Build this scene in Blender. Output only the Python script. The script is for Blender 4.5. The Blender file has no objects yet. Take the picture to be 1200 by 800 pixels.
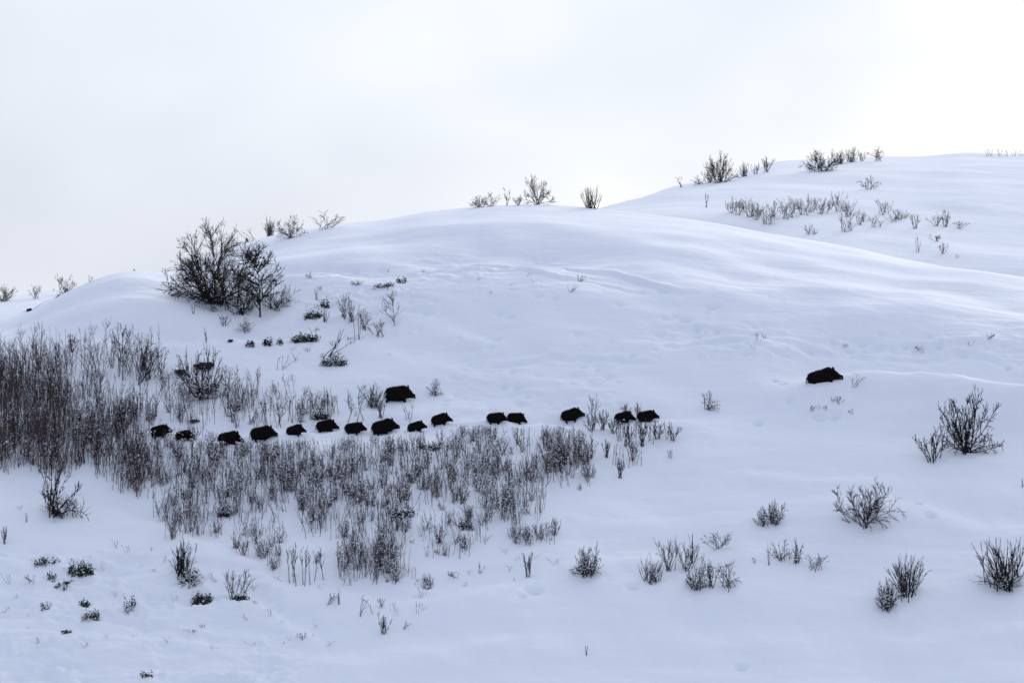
import bpy, math, random
import numpy as np
from mathutils import Vector, Matrix

# ------------------------------------------------------------------ camera, world, sun, exposure
F = 5000.0            # focal length in pixels of the 1200 px wide photograph
S = bpy.context.scene
C = S.collection
cam = bpy.data.objects.new('camera', bpy.data.cameras.new('camera'))
C.objects.link(cam)
cam.data.sensor_width = 36.0
cam.data.lens = 150.0
cam.data.clip_start = 0.5
cam.data.clip_end = 6000.0
cam.location = (0, 0, 0)
cam.rotation_euler = (math.radians(90), 0, 0)
S.camera = cam

SUN_EL, SUN_AZ = math.radians(20), math.radians(30)
sd = Vector((math.sin(SUN_AZ) * math.cos(SUN_EL), math.cos(SUN_AZ) * math.cos(SUN_EL), math.sin(SUN_EL)))
W = bpy.data.worlds.new('World'); S.world = W; W.use_nodes = True
nt = W.node_tree; nt.nodes.clear()
out = nt.nodes.new('ShaderNodeOutputWorld')
bg = nt.nodes.new('ShaderNodeBackground')
sky = nt.nodes.new('ShaderNodeTexSky'); sky.sky_type = 'NISHITA'; sky.sun_disc = False
sky.sun_elevation = SUN_EL; sky.sun_rotation = SUN_AZ
tc = nt.nodes.new('ShaderNodeTexCoord')
dt = nt.nodes.new('ShaderNodeVectorMath'); dt.operation = 'DOT_PRODUCT'
dt.inputs[1].default_value = sd
nt.links.new(tc.outputs['Generated'], dt.inputs[0])
mp = nt.nodes.new('ShaderNodeMapping'); mp.inputs['Scale'].default_value = (1, 1, 1.7)
nt.links.new(tc.outputs['Generated'], mp.inputs['Vector'])
nz = nt.nodes.new('ShaderNodeTexNoise'); nz.inputs['Scale'].default_value = 8.0
nz.inputs['Detail'].default_value = 3.0; nz.inputs['Roughness'].default_value = 0.45
nt.links.new(mp.outputs[0], nz.inputs['Vector'])
nm = nt.nodes.new('ShaderNodeMath'); nm.operation = 'MULTIPLY_ADD'
nm.inputs[1].default_value = 0.42; nm.inputs[2].default_value = -0.215
nt.links.new(nz.outputs[0], nm.inputs[0])
ad = nt.nodes.new('ShaderNodeMath'); ad.operation = 'ADD'
nt.links.new(dt.outputs['Value'], ad.inputs[0]); nt.links.new(nm.outputs[0], ad.inputs[1])
mr = nt.nodes.new('ShaderNodeMapRange'); mr.inputs['From Min'].default_value = -1; mr.inputs['From Max'].default_value = 1
nt.links.new(ad.outputs[0], mr.inputs['Value'])
rp = nt.nodes.new('ShaderNodeValToRGB')
el = rp.color_ramp.elements
el[0].position = 0.0; el[0].color = (0.27, 0.31, 0.44, 1)
el[1].position = 1.0; el[1].color = (1.5, 1.45, 1.35, 1)
for p, c in ((0.74, (0.330, 0.370, 0.482, 1)), (0.875, (0.675, 0.725, 0.825, 1)), (0.915, (0.775, 0.825, 0.905, 1)), (0.945, (0.955, 0.935, 0.91, 1))):
    e = el.new(p); e.color = c
nt.links.new(mr.outputs[0], rp.inputs[0])
# thick cloud over a clear sky
sc_ = nt.nodes.new('ShaderNodeVectorMath'); sc_.operation = 'SCALE'; sc_.inputs['Scale'].default_value = 0.08
nt.links.new(sky.outputs[0], sc_.inputs[0])
mx = nt.nodes.new('ShaderNodeMixRGB'); mx.inputs[0].default_value = 0.93
nt.links.new(sc_.outputs[0], mx.inputs[1]); nt.links.new(rp.outputs[0], mx.inputs[2])
sep = nt.nodes.new('ShaderNodeSeparateXYZ'); nt.links.new(tc.outputs['Generated'], sep.inputs[0])
zr = nt.nodes.new('ShaderNodeMapRange'); zr.inputs['From Min'].default_value = 0.12; zr.inputs['From Max'].default_value = 1.0
nt.links.new(sep.outputs['Z'], zr.inputs['Value'])
zs = nt.nodes.new('ShaderNodeVectorMath'); zs.operation = 'SCALE'; zs.inputs[0].default_value = (0.24, 0.275, 0.36)
nt.links.new(zr.outputs[0], zs.inputs['Scale'])
za = nt.nodes.new('ShaderNodeVectorMath'); za.operation = 'ADD'
nt.links.new(mx.outputs[0], za.inputs[0]); nt.links.new(zs.outputs[0], za.inputs[1])
nt.links.new(za.outputs[0], bg.inputs[0]); bg.inputs[1].default_value = 1.16
nt.links.new(bg.outputs[0], out.inputs[0])

L = bpy.data.lights.new('sun', 'SUN'); L.energy = 1.7; L.angle = math.radians(15); L.color = (1.0, 0.95, 0.88)
lo = bpy.data.objects.new('sun', L); C.objects.link(lo)
lo.rotation_euler = (-sd).to_track_quat('-Z', 'Y').to_euler()
S.view_settings.view_transform = 'Standard'; S.view_settings.look = 'None'
S.view_settings.exposure = 0.0; S.view_settings.gamma = 1.0; S.view_settings.use_curve_mapping = False

# ------------------------------------------------------------------ materials
def mat(name, c1, c2=None, scale=3.0, rough=0.85, bump=0.0, bscale=20.0, spec=0.2):
    m = bpy.data.materials.new(name); m.use_nodes = True
    n = m.node_tree; b = n.nodes['Principled BSDF']
    b.inputs['Roughness'].default_value = rough
    b.inputs['Specular IOR Level'].default_value = spec
    co = n.nodes.new('ShaderNodeTexCoord')
    if c2:
        t = n.nodes.new('ShaderNodeTexNoise'); t.inputs['Scale'].default_value = scale; t.inputs['Detail'].default_value = 4
        n.links.new(co.outputs['Object'], t.inputs['Vector'])
        r = n.nodes.new('ShaderNodeValToRGB')
        r.color_ramp.elements[0].position = 0.35; r.color_ramp.elements[0].color = (*c1, 1)
        r.color_ramp.elements[1].position = 0.65; r.color_ramp.elements[1].color = (*c2, 1)
        n.links.new(t.outputs[0], r.inputs[0]); n.links.new(r.outputs[0], b.inputs['Base Color'])
    else:
        b.inputs['Base Color'].default_value = (*c1, 1)
    if bump:
        t = n.nodes.new('ShaderNodeTexNoise'); t.inputs['Scale'].default_value = bscale; t.inputs['Detail'].default_value = 5
        n.links.new(co.outputs['Object'], t.inputs['Vector'])
        bp = n.nodes.new('ShaderNodeBump'); bp.inputs['Strength'].default_value = bump; bp.inputs['Distance'].default_value = 0.03
        n.links.new(t.outputs[0], bp.inputs['Height']); n.links.new(bp.outputs[0], b.inputs['Normal'])
    return m

M_BARK = mat('dark_bark', (0.014, 0.011, 0.012), (0.034, 0.027, 0.026), 2.0)
M_RED = mat('reddish_bark', (0.060, 0.036, 0.037), (0.140, 0.095, 0.086), 1.2)
M_GREY = mat('weathered_stem', (0.050, 0.042, 0.042), (0.11, 0.092, 0.082), 1.5)
M_LEAF = mat('dead_leaf', (0.018, 0.015, 0.012), (0.05, 0.038, 0.028), 4.0)
M_GREEN = mat('evergreen_leaf', (0.008, 0.014, 0.007), (0.030, 0.055, 0.016), 5.0)
M_EARTH = mat('wet_earth', (0.010, 0.009, 0.008), (0.03, 0.024, 0.02), 6.0, bump=0.6, bscale=8)
M_LOAD = mat('settled_snow', (0.86, 0.88, 0.92), rough=0.7)
M_FUR = mat('dark_boar_fur', (0.003, 0.0025, 0.002), (0.011, 0.008, 0.006), 5.0, rough=0.9, bump=0.8, bscale=40, spec=0.1)
M_BRIS = mat('boar_bristle', (0.004, 0.003, 0.0025), (0.015, 0.011, 0.008), 8.0, rough=0.85, spec=0.1)
M_TUSK = mat('tusk_ivory', (0.5, 0.45, 0.33), rough=0.4)
M_EYE = mat('dark_eye', (0.01, 0.006, 0.004), rough=0.15, spec=0.5)

def snow_material():
    m = bpy.data.materials.new('snow'); m.use_nodes = True
    n = m.node_tree; b = n.nodes['Principled BSDF']
    b.inputs['Base Color'].default_value = (0.875, 0.895, 0.92, 1)
    b.inputs['Roughness'].default_value = 0.75
    b.inputs['Specular IOR Level'].default_value = 0.15
    co = n.nodes.new('ShaderNodeTexCoord')
    def layer(sc, scale, det, rough):
        mp = n.nodes.new('ShaderNodeMapping'); mp.inputs['Scale'].default_value = sc
        n.links.new(co.outputs['Object'], mp.inputs['Vector'])
        t = n.nodes.new('ShaderNodeTexNoise'); t.inputs['Scale'].default_value = scale
        t.inputs['Detail'].default_value = det; t.inputs['Roughness'].default_value = rough
        n.links.new(mp.outputs[0], t.inputs['Vector']); return t.outputs[0]
    a = layer((0.35, 1.0, 1.0), 0.9, 5, 0.55)
    c = layer((0.6, 1.0, 1.0), 4.0, 4, 0.6)
    b1 = n.nodes.new('ShaderNodeBump'); b1.inputs['Strength'].default_value = 0.28; b1.inputs['Distance'].default_value = 0.25
    b2 = n.nodes.new('ShaderNodeBump'); b2.inputs['Strength'].default_value = 0.35; b2.inputs['Distance'].default_value = 0.05
    n.links.new(a, b1.inputs['Height']); n.links.new(c, b2.inputs['Height'])
    n.links.new(b1.outputs[0], b2.inputs['Normal']); n.links.new(b2.outputs[0], b.inputs['Normal'])
    return m
M_SNOW = snow_material()

# ------------------------------------------------------------------ terrain
def _hash(ix, iy, seed):
    h = (ix.astype(np.int64) * 374761393 + iy.astype(np.int64) * 668265263 + seed * 1442695041) & 0xFFFFFFFF
    h = ((h ^ (h >> 13)) * 1274126177) & 0xFFFFFFFF
    h = (h ^ (h >> 16)) & 0xFFFFFFFF
    return h.astype(np.float64) / 4294967295.0
def noise(x, y, seed=0):      # gradient noise, about -1..1
    ix = np.floor(x); iy = np.floor(y); fx = x - ix; fy = y - iy
    def g(ax, ay):
        a = _hash(ix + ax, iy + ay, seed) * 2 * math.pi
        return np.cos(a) * (fx - ax) + np.sin(a) * (fy - ay)
    sx = fx * fx * fx * (fx * (fx * 6 - 15) + 10); sy = fy * fy * fy * (fy * (fy * 6 - 15) + 10)
    a = g(0, 0) * (1 - sx) + g(1, 0) * sx
    b = g(0, 1) * (1 - sx) + g(1, 1) * sx
    return (a * (1 - sy) + b * sy) * 1.5
def sstep(a, b, x):
    t = np.clip((x - a) / (b - a), 0, 1); return t * t * (3 - 2 * t)
def curve(pts):
    p = np.array(pts, float)
    us = np.arange(-1400, 2700, 10.0)
    vs = np.interp(us, p[:, 0], p[:, 1])
    k = np.hanning(7); k /= k.sum()
    vs = np.convolve(np.pad(vs, 3, mode='edge'), k, mode='valid')
    return lambda u: np.interp(u, us, vs)

CREST = curve([(-600, 470), (-200, 415), (0, 378), (40, 362), (75, 343), (110, 327), (145, 316), (180, 319), (210, 316), (240, 303), (270, 291),
               (300, 281), (345, 271), (400, 262), (450, 259), (500, 249), (570, 242), (640, 241), (690, 244), (740, 249), (800, 256),
               (850, 264), (900, 274), (1000, 290), (1060, 304), (1130, 317), (1200, 328), (1400, 360), (1900, 420)])
YC = curve([(-600, 222), (180, 222), (300, 238), (700, 240), (1200, 232), (1800, 228)])
DIP = curve([(-200, 1.4), (110, 1.4), (200, 2.2), (650, 1.4), (720, 0.7), (850, 0.9), (1200, 1.1)])
V13 = curve([(-300, 375), (0, 364), (110, 362), (150, 352), (345, 290), (450, 276), (640, 258), (700, 250), (800, 247), (850, 250), (1000, 270), (1200, 302), (1500, 330)])
VB = curve([(-600, 420), (-200, 380), (0, 352), (30, 346), (60, 341), (88, 343), (115, 350), (150, 345), (200, 338), (345, 290), (450, 275), (640, 256), (690, 248), (705, 243),
            (740, 234), (790, 220), (850, 211), (880, 203), (905, 193), (1000, 188), (1080, 186), (1130, 181), (1200, 181), (1400, 186), (2000, 260)])
YB = curve([(-300, 254), (120, 254), (400, 264), (700, 266), (900, 292), (1500, 296)])

def base(x, y):
    yy = np.maximum(y, 120.0)
    u = np.clip(600 + F * x / yy, -1300, 2600)
    zv = lambda yk, v: yk * (400 - v) / F
    one = np.ones_like(u)
    yc = YC(u); zc = zv(yc, CREST(u))
    y8 = 211 * one; z8 = 0 * one
    low = sstep(395, 380, CREST(u))                       # columns whose crest sinks low at the far left
    z8 = np.minimum(z8, zc - 0.8)
    ky = [-3000 * one, -200 * one, 20 * one, 90 * one, 145 * one, 172 * one, 181 * one, 191 * one, 203 * one, y8]
    kz = [-30 * one, -6 * one, -2.4 * one, -22 * one, -24.5 * one, -17.2 * one, zv(181, 800) * one, zv(191, 650) * one, np.minimum(zv(203, 500) * one, z8 - 2), z8]
    ky += [y8 + (yc - y8) * 0.30, y8 + (yc - y8) * 0.56, yc]
    kz += [z8 + (zc - z8) * 0.54, z8 + (zc - z8) * 0.80, zc]
    ky += [yc + 9, yc + 19]; kz += [zc - DIP(u), zv(yc + 19, V13(u))]
    kz[-2] = np.minimum(kz[-2], kz[-1] + 0.1)
    yb = YB(u); zb = zv(yb, VB(u))
    ky += [yb, yb + 14, yb + 60, 900 * one, 5000 * one]; kz += [zb, zb - 1.2, zb - 12, -20 * one, -20 * one]
    ky = np.array(ky); kz = np.array(kz)
    K = len(ky)
    d = np.diff(kz, axis=0) / np.diff(ky, axis=0)
    m = np.zeros_like(kz)
    m[0] = d[0]; m[-1] = d[-1]
    for k in range(1, K - 1):
        h0 = ky[k] - ky[k - 1]; h1 = ky[k + 1] - ky[k]
        s = (d[k - 1] * h1 + d[k] * h0) / (h0 + h1)
        lim = 3 * np.minimum(np.abs(d[k - 1]), np.abs(d[k]))
        m[k] = np.where(d[k - 1] * d[k] <= 0, s * 0.25, np.clip(s, -lim, lim))
    z = np.zeros_like(y)
    for k in range(K - 1):
        sel = (y >= ky[k]) & (y < ky[k + 1])
        h = ky[k + 1] - ky[k]; t = np.clip((y - ky[k]) / h, 0, 1)
        v = ((1 + 2 * t) * (1 - t) ** 2 * kz[k] + t * (1 - t) ** 2 * h * m[k] + t * t * (3 - 2 * t) * kz[k + 1] + t * t * (t - 1) * h * m[k + 1])
        z = np.where(sel, v, z)
    return z, u

# y at which the bare face reaches row v in column u
_U = np.arange(-300, 1501, 20.0); _Y = np.arange(172, 245, 0.1)
_UU, _YY = np.meshgrid(_U, _Y, indexing='ij')
_Zb, _ = base((_UU - 600) / F * _YY, _YY)
_Vb = 400 - F * _Zb / _YY
def y_line(pts):
    p = np.array(pts, float)
    vs = np.interp(_U, p[:, 0], p[:, 1])
    ys = np.array([_Y[np.argmax(_Vb[i] <= vs[i])] if (_Vb[i] <= vs[i]).any() else 240 for i in range(len(_U))])
    return lambda u: np.interp(u, _U, ys)
# benches and lips in the snow: (line, flattening, width, u range, wobble)
TERR = []
def terr(pts, s, w, u0, u1, fade=60, asym=1.0, wb=1.0):
    TERR.append((y_line(pts), s, w, u0, u1, fade, asym, len(TERR), wb))
terr([(0, 520), (180, 513), (300, 515), (360, 511), (440, 507), (520, 499), (600, 497), (700, 495), (790, 493)], 0.50, 0.75, 120, 820)
terr([(900, 452), (985, 441), (1100, 447), (1200, 458), (1400, 482)], 0.95, 2.1, 925, 2000, 50, 1.4, 0.35)
terr([(540, 428), (700, 418), (780, 425)], 0.30, 0.9, 520, 800)
terr([(430, 340), (470, 328), (560, 309), (650, 311), (720, 323), (800, 348), (870, 385)], 0.38, 3.4, 440, 690, 90, 1.3, 0.35)
terr([(130, 405), (250, 398), (330, 394), (390, 372)], 0.60, 0.9, 120, 400)
terr([(0, 651), (60, 651), (110, 664), (160, 668)], 0.8, 0.7, -100, 170, 30)
terr([(820, 552), (920, 560), (1010, 566), (1100, 560)], 0.35, 0.8, 830, 1100)
terr([(300, 326), (380, 321), (460, 322)], 0.5, 1.2, 300, 470)
terr([(430, 403), (600, 440), (760, 450)], 0.25, 1.1, 450, 780)
terr([(700, 404), (820, 400), (1000, 398), (1200, 414)], 0.40, 1.3, 740, 1600)
terr([(430, 372), (520, 385), (590, 405)], 0.35, 1.0, 470, 600, 30)
terr([(0, 735), (200, 745), (420, 768), (700, 750), (1200, 735)], 0.30, 1.5, -200, 1400)
terr([(880, 585), (1060, 600), (1200, 612)], 0.30, 1.4, 980, 1400)
terr([(0, 586), (140, 590), (260, 640), (350, 690), (500, 700), (700, 655), (860, 640)], 0.30, 1.3, -200, 860)
terr([(150, 705), (300, 708), (380, 745)], 0.6, 0.9, 150, 380)

terr([(460, 329), (560, 309), (650, 311), (720, 322), (800, 348)], -0.9, 0.33, 470, 800, 30, 1.0, 0.8)
terr([(500, 322), (600, 322), (700, 334), (760, 350)], -0.7, 0.28, 520, 740, 30, 1.0, 1.4)
terr([(560, 428), (640, 421), (700, 418), (760, 424)], -0.8, 0.28, 570, 760, 30, 1.0, 0.9)
terr([(740, 402), (900, 404), (1040, 401), (1200, 410)], -0.8, 0.30, 770, 1500, 40, 1.0, 1.2)
terr([(780, 384), (860, 386), (940, 392)], -0.7, 0.28, 790, 900, 30, 1.0, 1.2)
terr([(0, 654), (100, 660), (200, 668)], -0.8, 0.28, -100, 180, 30, 1.0, 1.2)
terr([(20, 720), (160, 728), (300, 742)], -0.6, 0.28, -100, 300, 30, 1.0, 1.5)
terr([(160, 404), (330, 397), (400, 380)], -0.8, 0.3, 230, 400, 30, 1.0, 0.6)

PITS = []          # (x, y, sigma_x, sigma_y, depth) filled in below from spots on the face
def H(x, y, fine=True):
    x = np.asarray(x, float); y = np.asarray(y, float)
    if x.ndim > 1: return H(x.ravel(), y.ravel(), fine).reshape(x.shape)
    z, u = base(x, y)
    near = sstep(140, 175, y) * sstep(420, 300, y)
    z = z + near * (0.42 * noise(x / 11, y / 7, 3) + 0.20 * noise(x / 4.5, y / 2.8, 5)) * (sstep(0, 1.0, np.abs(y - YC(u)) / 6 + 0.25) * (1 - .62 * sstep(222, 232, y)))
    if fine:
        for (ln, s, w, u0, u1, fade, asym, i, wb) in TERR:
            wob = 0.5 * noise(x / 3.1, np.full_like(x, i * 7.3), 11 + i) + 0.18 * noise(x / 0.8, np.full_like(x, i * 3.3), 31 + i)
            dd = y - ln(u) - wob * wb
            ww = np.where(dd > 0, w * asym, w)
            mk = sstep(u0 - fade, u0 + fade, u) * sstep(u1 + fade, u1 - fade, u) * (0.8 + 0.4 * wb * noise(x / 2.3, np.full_like(x, i * 5.1), 51 + i))
            z = z - s * dd * np.exp(-(dd / ww) ** 2) * mk
        # trampled and wind-crusted bands
        v = 400 - F * z / np.maximum(y, 100)
        r1 = np.exp(-((v - 402 - (u - 900) * 0.03) / 20) ** 2) * sstep(690, 860, u)
        r2 = np.exp(-((v - CREST(u) - 78 - 0.0009 * np.clip(u - 620, 0, 300) ** 2) / 26) ** 2) * sstep(430, 520, u) * sstep(760, 640, u) * .55
        r3 = np.exp(-((v - 455) / 32) ** 2) * sstep(500, 560, u) * sstep(760, 680, u) * 0.8
        r4 = sstep(635, 665, v) * sstep(430, 260, u) * 1.25
        r5 = np.exp(-((v - 350) / 28) ** 2) * sstep(330, 380, u) * sstep(520, 470, u) * 0.9
        rr = np.clip(r1 + r2 + r3 + r4 + r5, 0, 1.4) * near
        wx = x + 0.5 * noise(x / 1.5, y / 1.5, 77)
        tex = noise(wx / 0.95, y / 0.42, 21)
        tex = np.where(tex > 0.05, tex, 0.2 * tex) + 0.45 * noise(wx / 0.42, y / 0.25, 22)
        tex2 = noise(wx / 2.4, y / 0.9, 23)
        z = z + rr * (0.23 * tex * (0.55 + 0.9 * noise(x / 3, y / 2, 24)) + 0.14 * tex2)
        z = z + near * ((0.035 * sstep(226, 212, y) + .006) * noise(wx / 1.9, y / 0.9, 25) + 0.013 * sstep(232, 214, y) * noise(wx / 0.6, y / 0.35, 26))
        if PITS:
            od = np.argsort(y, kind='stable'); ysr = y[od]
            for (px, py, sx, sy, dp) in PITS:
                a, b = np.searchsorted(ysr, (py - 3 * sy, py + 3 * sy))
                ii = od[a:b]; ii = ii[np.abs(x[ii] - px) < 3 * sx]
                if len(ii): z[ii] -= dp * np.exp(-((x[ii] - px) / sx) ** 2 - ((y[ii] - py) / sy) ** 2)
    return z

_GU = np.arange(-120, 1321, 2.0); _GY = np.arange(172, 312, 0.08)
def make_table():
    global _GV
    uu, yy = np.meshgrid(_GU, _GY, indexing='ij')
    _GV = 400 - F * H((uu - 600) / F * yy, yy) / yy
make_table()
def spot(u, v, back=False):
    """where the ray through a point of the photograph meets the snow; the crest when it passes over it"""
    i = int(np.clip(round((u + 120) / 2), 0, len(_GU) - 1))
    row = _GV[i]
    lo_ = 0
    if back: lo_ = int((YC(np.array([u]))[0] + 9 - 172) / 0.08)
    hit = np.nonzero(row[lo_:] <= v)[0]
    k = lo_ + (hit[0] if len(hit) else int(np.argmin(row[lo_:])))
    y = _GY[k]; x = (u - 600) / F * y
    return x, y
def ground(u, v, back=False):
    x, y = spot(u, v, back)
    return x, y, float(H(np.array([x]), np.array([y]))[0])

_pits = []
for (u, v, s) in [(590, 454, 1), (605, 455, 1), (578, 481, 1.4), (740, 417, 1), (908, 446, 1), (918, 450, 1.2), (925, 468, 1.3), (955, 488, 1.2), (962, 489, 1.5), (977, 487, 1.8),
                  (888, 497, 1.3), (742, 686, 1.6), (1090, 603, 1.5), (1075, 590, 1), (625, 691, 2.0), (612, 698, 1), (500, 686, 1.4), (488, 699, 1.3), (496, 712, 1), (868, 782, 1.5),
                  (1180, 432, 1), (1100, 408, 1.2), (1060, 406, 1.2), (1130, 413, 1.2), (1010, 404, 1.2), (975, 402, 1.2), (700, 433, 1), (650, 350, 1), (840, 386, 1.3), (815, 383, 1.3)]:
    x, y = spot(u, v)
    _pits.append((x, y, 0.15 * s, 0.12 * s, 0.27 * s))
_r = random.Random(5)
for (u0, v0, n, du, dv) in [(640, 370, 26, 150, 45), (620, 450, 20, 110, 25), (1000, 405, 34, 190, 14), (840, 370, 14, 50, 25), (140, 690, 22, 120, 50), (430, 350, 14, 60, 35)]:
    for k in range(n):
        x, y = spot(u0 + _r.uniform(-1, 1) * du, v0 + _r.uniform(-1, 1) * dv)
        s = _r.uniform(0.7, 1.5)
        _pits.append((x, y, 0.2 * s, 0.12 * s, 0.13 * s))
# the file of animals has pressed a furrow along the bench
for k in range(150):
    u = 165 + k * 3.4
    v = float(np.interp(u, [165, 300, 360, 440, 520, 600, 675], [513, 515, 511, 507, 498, 496, 494]))
    x, y = spot(u, v + 1)
    _pits.append((x, y + .05, 0.17, 0.24, 0.035 + 0.05 * _r.random()))
# hollows round the feet of the larger bushes
for (u, v, w) in [(1134, 531, 60), (1093, 540, 34), (1012, 616, 70), (1063, 698, 44), (1040, 715, 30), (1178, 687, 64), (908, 614, 30), (688, 676, 34), (234, 466, 50), (68, 604, 46), (254, 360, 80),
                  (305, 373, 46), (322, 363, 40), (213, 672, 30), (462, 382, 18), (765, 682, 28), (816, 692, 34), (850, 690, 36), (805, 668, 28), (437, 478, 26), (278, 704, 28), (350, 684, 36)]:
    x, y = spot(u, v)
    _pits.append((x, y - .1, .012 * w, .35 + .006 * w, 0.05 + 0.0024 * w))
    _pits.append((x + .01 * w, y - .5, .016 * w, .45, -0.05 - .001 * w))
PITS = _pits
make_table()

def axis(dense0, dense1, step, lo_, hi_, g=1.12):
    a = list(np.arange(dense0, dense1, step))
    s = step; v = a[-1]
    up = []
    while v < hi_: s = min(s * g, 120); v += s; up.append(v)
    s = step; v = a[0]; dn = []
    while v > lo_: s = min(s * g, 120); v -= s; dn.append(v)
    return np.array(dn[::-1] + a + up)
def terrain():
    xs = axis(-29, 29.5, 0.085, -1500, 1500); ys = axis(174, 236, 0.085, -400, 200, 1.12)
    ys = ys[ys < 236]
    y2 = [ys[-1]]; s = 0.09
    while y2[-1] < 320: s = min(s * 1.05, 0.32); y2.append(y2[-1] + s)
    while y2[-1] < 3500: s = min(s * 1.12, 120); y2.append(y2[-1] + s)
    ys = np.concatenate([ys, y2[1:]])
    X, Y = np.meshgrid(xs, ys, indexing='xy')
    Z = H(X.ravel(), Y.ravel())
    nx, ny = len(xs), len(ys)
    co = np.stack([X.ravel(), Y.ravel(), Z], 1).astype(np.float32)
    i = np.arange(nx - 1)[None, :] + nx * np.arange(ny - 1)[:, None]
    i = i.ravel()
    f = np.stack([i, i + 1, i + nx + 1, i + nx], 1)
    me = np_mesh('snow_hillside', co, f, M_SNOW, True)
    o = bpy.data.objects.new('snow_hillside', me); C.objects.link(o); o['kind'] = 'structure'
    print('terrain', nx, ny)

def np_mesh(name, co, f, material, smooth=False):
    me = bpy.data.meshes.new(name)
    f = np.asarray(f, np.int32); co = np.asarray(co, np.float32)
    n = f.shape[1]
    me.vertices.add(len(co)); me.vertices.foreach_set('co', co.ravel())
    me.loops.add(f.size); me.loops.foreach_set('vertex_index', f.ravel())
    me.polygons.add(len(f)); me.polygons.foreach_set('loop_start', np.arange(0, f.size, n, dtype=np.int32))
    me.polygons.foreach_set('use_smooth', np.full(len(f), smooth))
    me.materials.append(material)
    me.update(calc_edges=True)
    return me
terrain()

# ------------------------------------------------------------------ object helpers
def tag(o, label=None, cat=None, group=None, kind=None):
    if label: o['label'] = label
    if cat: o['category'] = cat
    if group: o['group'] = group
    if kind: o['kind'] = kind
    return o
def link(name, me, parent=None, loc=None):
    o = bpy.data.objects.new(name, me); C.objects.link(o)
    if parent: o.parent = parent
    if loc is not None: o.location = loc
    return o
def empty(name, loc):
    o = bpy.data.objects.new(name, None); C.objects.link(o); o.location = loc; o.empty_display_size = 0.3
    return o
def copy_tree(o):
    c = o.copy(); C.objects.link(c)
    for ch in list(o.children):
        d = ch.copy(); C.objects.link(d); d.parent = c
        for g in list(ch.children):
            e = g.copy(); C.objects.link(e); e.parent = d
    return c

# ------------------------------------------------------------------ plants
def tubes_mesh(name, paths, material):
    """paths: list of (points, r0, r1); quads, three-sided tapered tubes"""
    groups = {}
    for pts, r0, r1 in paths: groups.setdefault(len(pts), []).append((pts, r0, r1))
    V = []; Fc = []; b = 0
    for n, g in groups.items():
        P = np.array([[(p.x, p.y, p.z) for p in pts] for pts, _, _ in g])            # m, n, 3
        R = np.array([[r0, r1] for _, r0, r1 in g])
        T = np.empty_like(P); T[:, 1:-1] = P[:, 2:] - P[:, :-2]; T[:, 0] = P[:, 1] - P[:, 0]; T[:, -1] = P[:, -1] - P[:, -2]
        T /= np.maximum(np.linalg.norm(T, axis=2, keepdims=True), 1e-6)
        A = np.cross(T, np.array([0.3, 0.9, 0.1])); A /= np.maximum(np.linalg.norm(A, axis=2, keepdims=True), 1e-4)
        B = np.cross(T, A)
        rad = R[:, :1] + (R[:, 1:] - R[:, :1]) * np.linspace(0, 1, n)[None]
        an = np.arange(3) * 2.0944
        Q = P[:, :, None] + (A[:, :, None] * np.cos(an)[None, None, :, None] + B[:, :, None] * np.sin(an)[None, None, :, None]) * rad[:, :, None, None]
        V.append(Q.reshape(-1, 3))
        m = len(g)
        i0 = (b + 3 * n * np.arange(m)[:, None, None] + 3 * np.arange(n - 1)[None, :, None]); k = np.arange(3)[None, None, :]; k2 = (k + 1) % 3
        Fc.append(np.stack([i0 + k, i0 + k2, i0 + 3 + k2, i0 + 3 + k], -1).reshape(-1, 4))
        b += 3 * n * m
    return np_mesh(name, np.concatenate(V), np.concatenate(Fc), material, True)

def lumps_mesh(name, pts, rng, size, material, flat=0.7):
    V = []; Fc = []; b = 0
    for p in pts:
        s = size * rng.uniform(0.6, 1.5)
        sx, sy, sz = s * rng.uniform(0.8, 1.5), s, s * flat
        a = rng.uniform(0, 3.14); ca, sa = math.cos(a), math.sin(a)
        ring = []
        for k in range(5):
            t = k * 1.2566; x, y = sx * math.cos(t), sy * math.sin(t)
            V.append((p.x + ca * x - sa * y, p.y + sa * x + ca * y, p.z + rng.uniform(-.15, .15) * s))
        V.append((p.x, p.y, p.z + sz)); V.append((p.x, p.y, p.z - sz * 0.5))
        for k in range(5):
            Fc.append((b + k, b + (k + 1) % 5, b + 5)); Fc.append((b + (k + 1) % 5, b + k, b + 6))
        b += 7
    return np_mesh(name, np.array(V), np.array(Fc), material, True)

def leaves_mesh(name, pts, rng, size, material, up=0.2):
    V = []; Fc = []; b = 0
    for p in pts:
        s = size * rng.uniform(0.6, 1.4)
        d = Vector((rng.gauss(0, 1), rng.gauss(0, 1), rng.gauss(up, 0.8))).normalized()
        w = d.cross(Vector((rng.gauss(0, 1), rng.gauss(0, 1), rng.gauss(0, 1)))).normalized() * s * 0.28
        q = [p, p + d * s * 0.5 + w, p + d * s, p + d * s * 0.5 - w]
        V += [(a.x, a.y, a.z) for a in q]; Fc.append((b, b + 1, b + 2, b + 3)); b += 4
    return np_mesh(name, np.array(V), np.array(Fc), material)

def path(rng, o, d, ln, n, wig, grav):
    pts = [o.copy()]; d = d.normalized(); p = o.copy()
    for i in range(n):
        d = (d + Vector((rng.gauss(0, wig), rng.gauss(0, wig), rng.gauss(0, wig) + grav))).normalized()
        p = p + d * (ln / n); pts.append(p.copy())
    return pts
def at(pts, t):
    f = t * (len(pts) - 1); i = min(int(f), len(pts) - 2)
    return pts[i].lerp(pts[i + 1], f - i), (pts[i + 1] - pts[i]).normalized()

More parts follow.
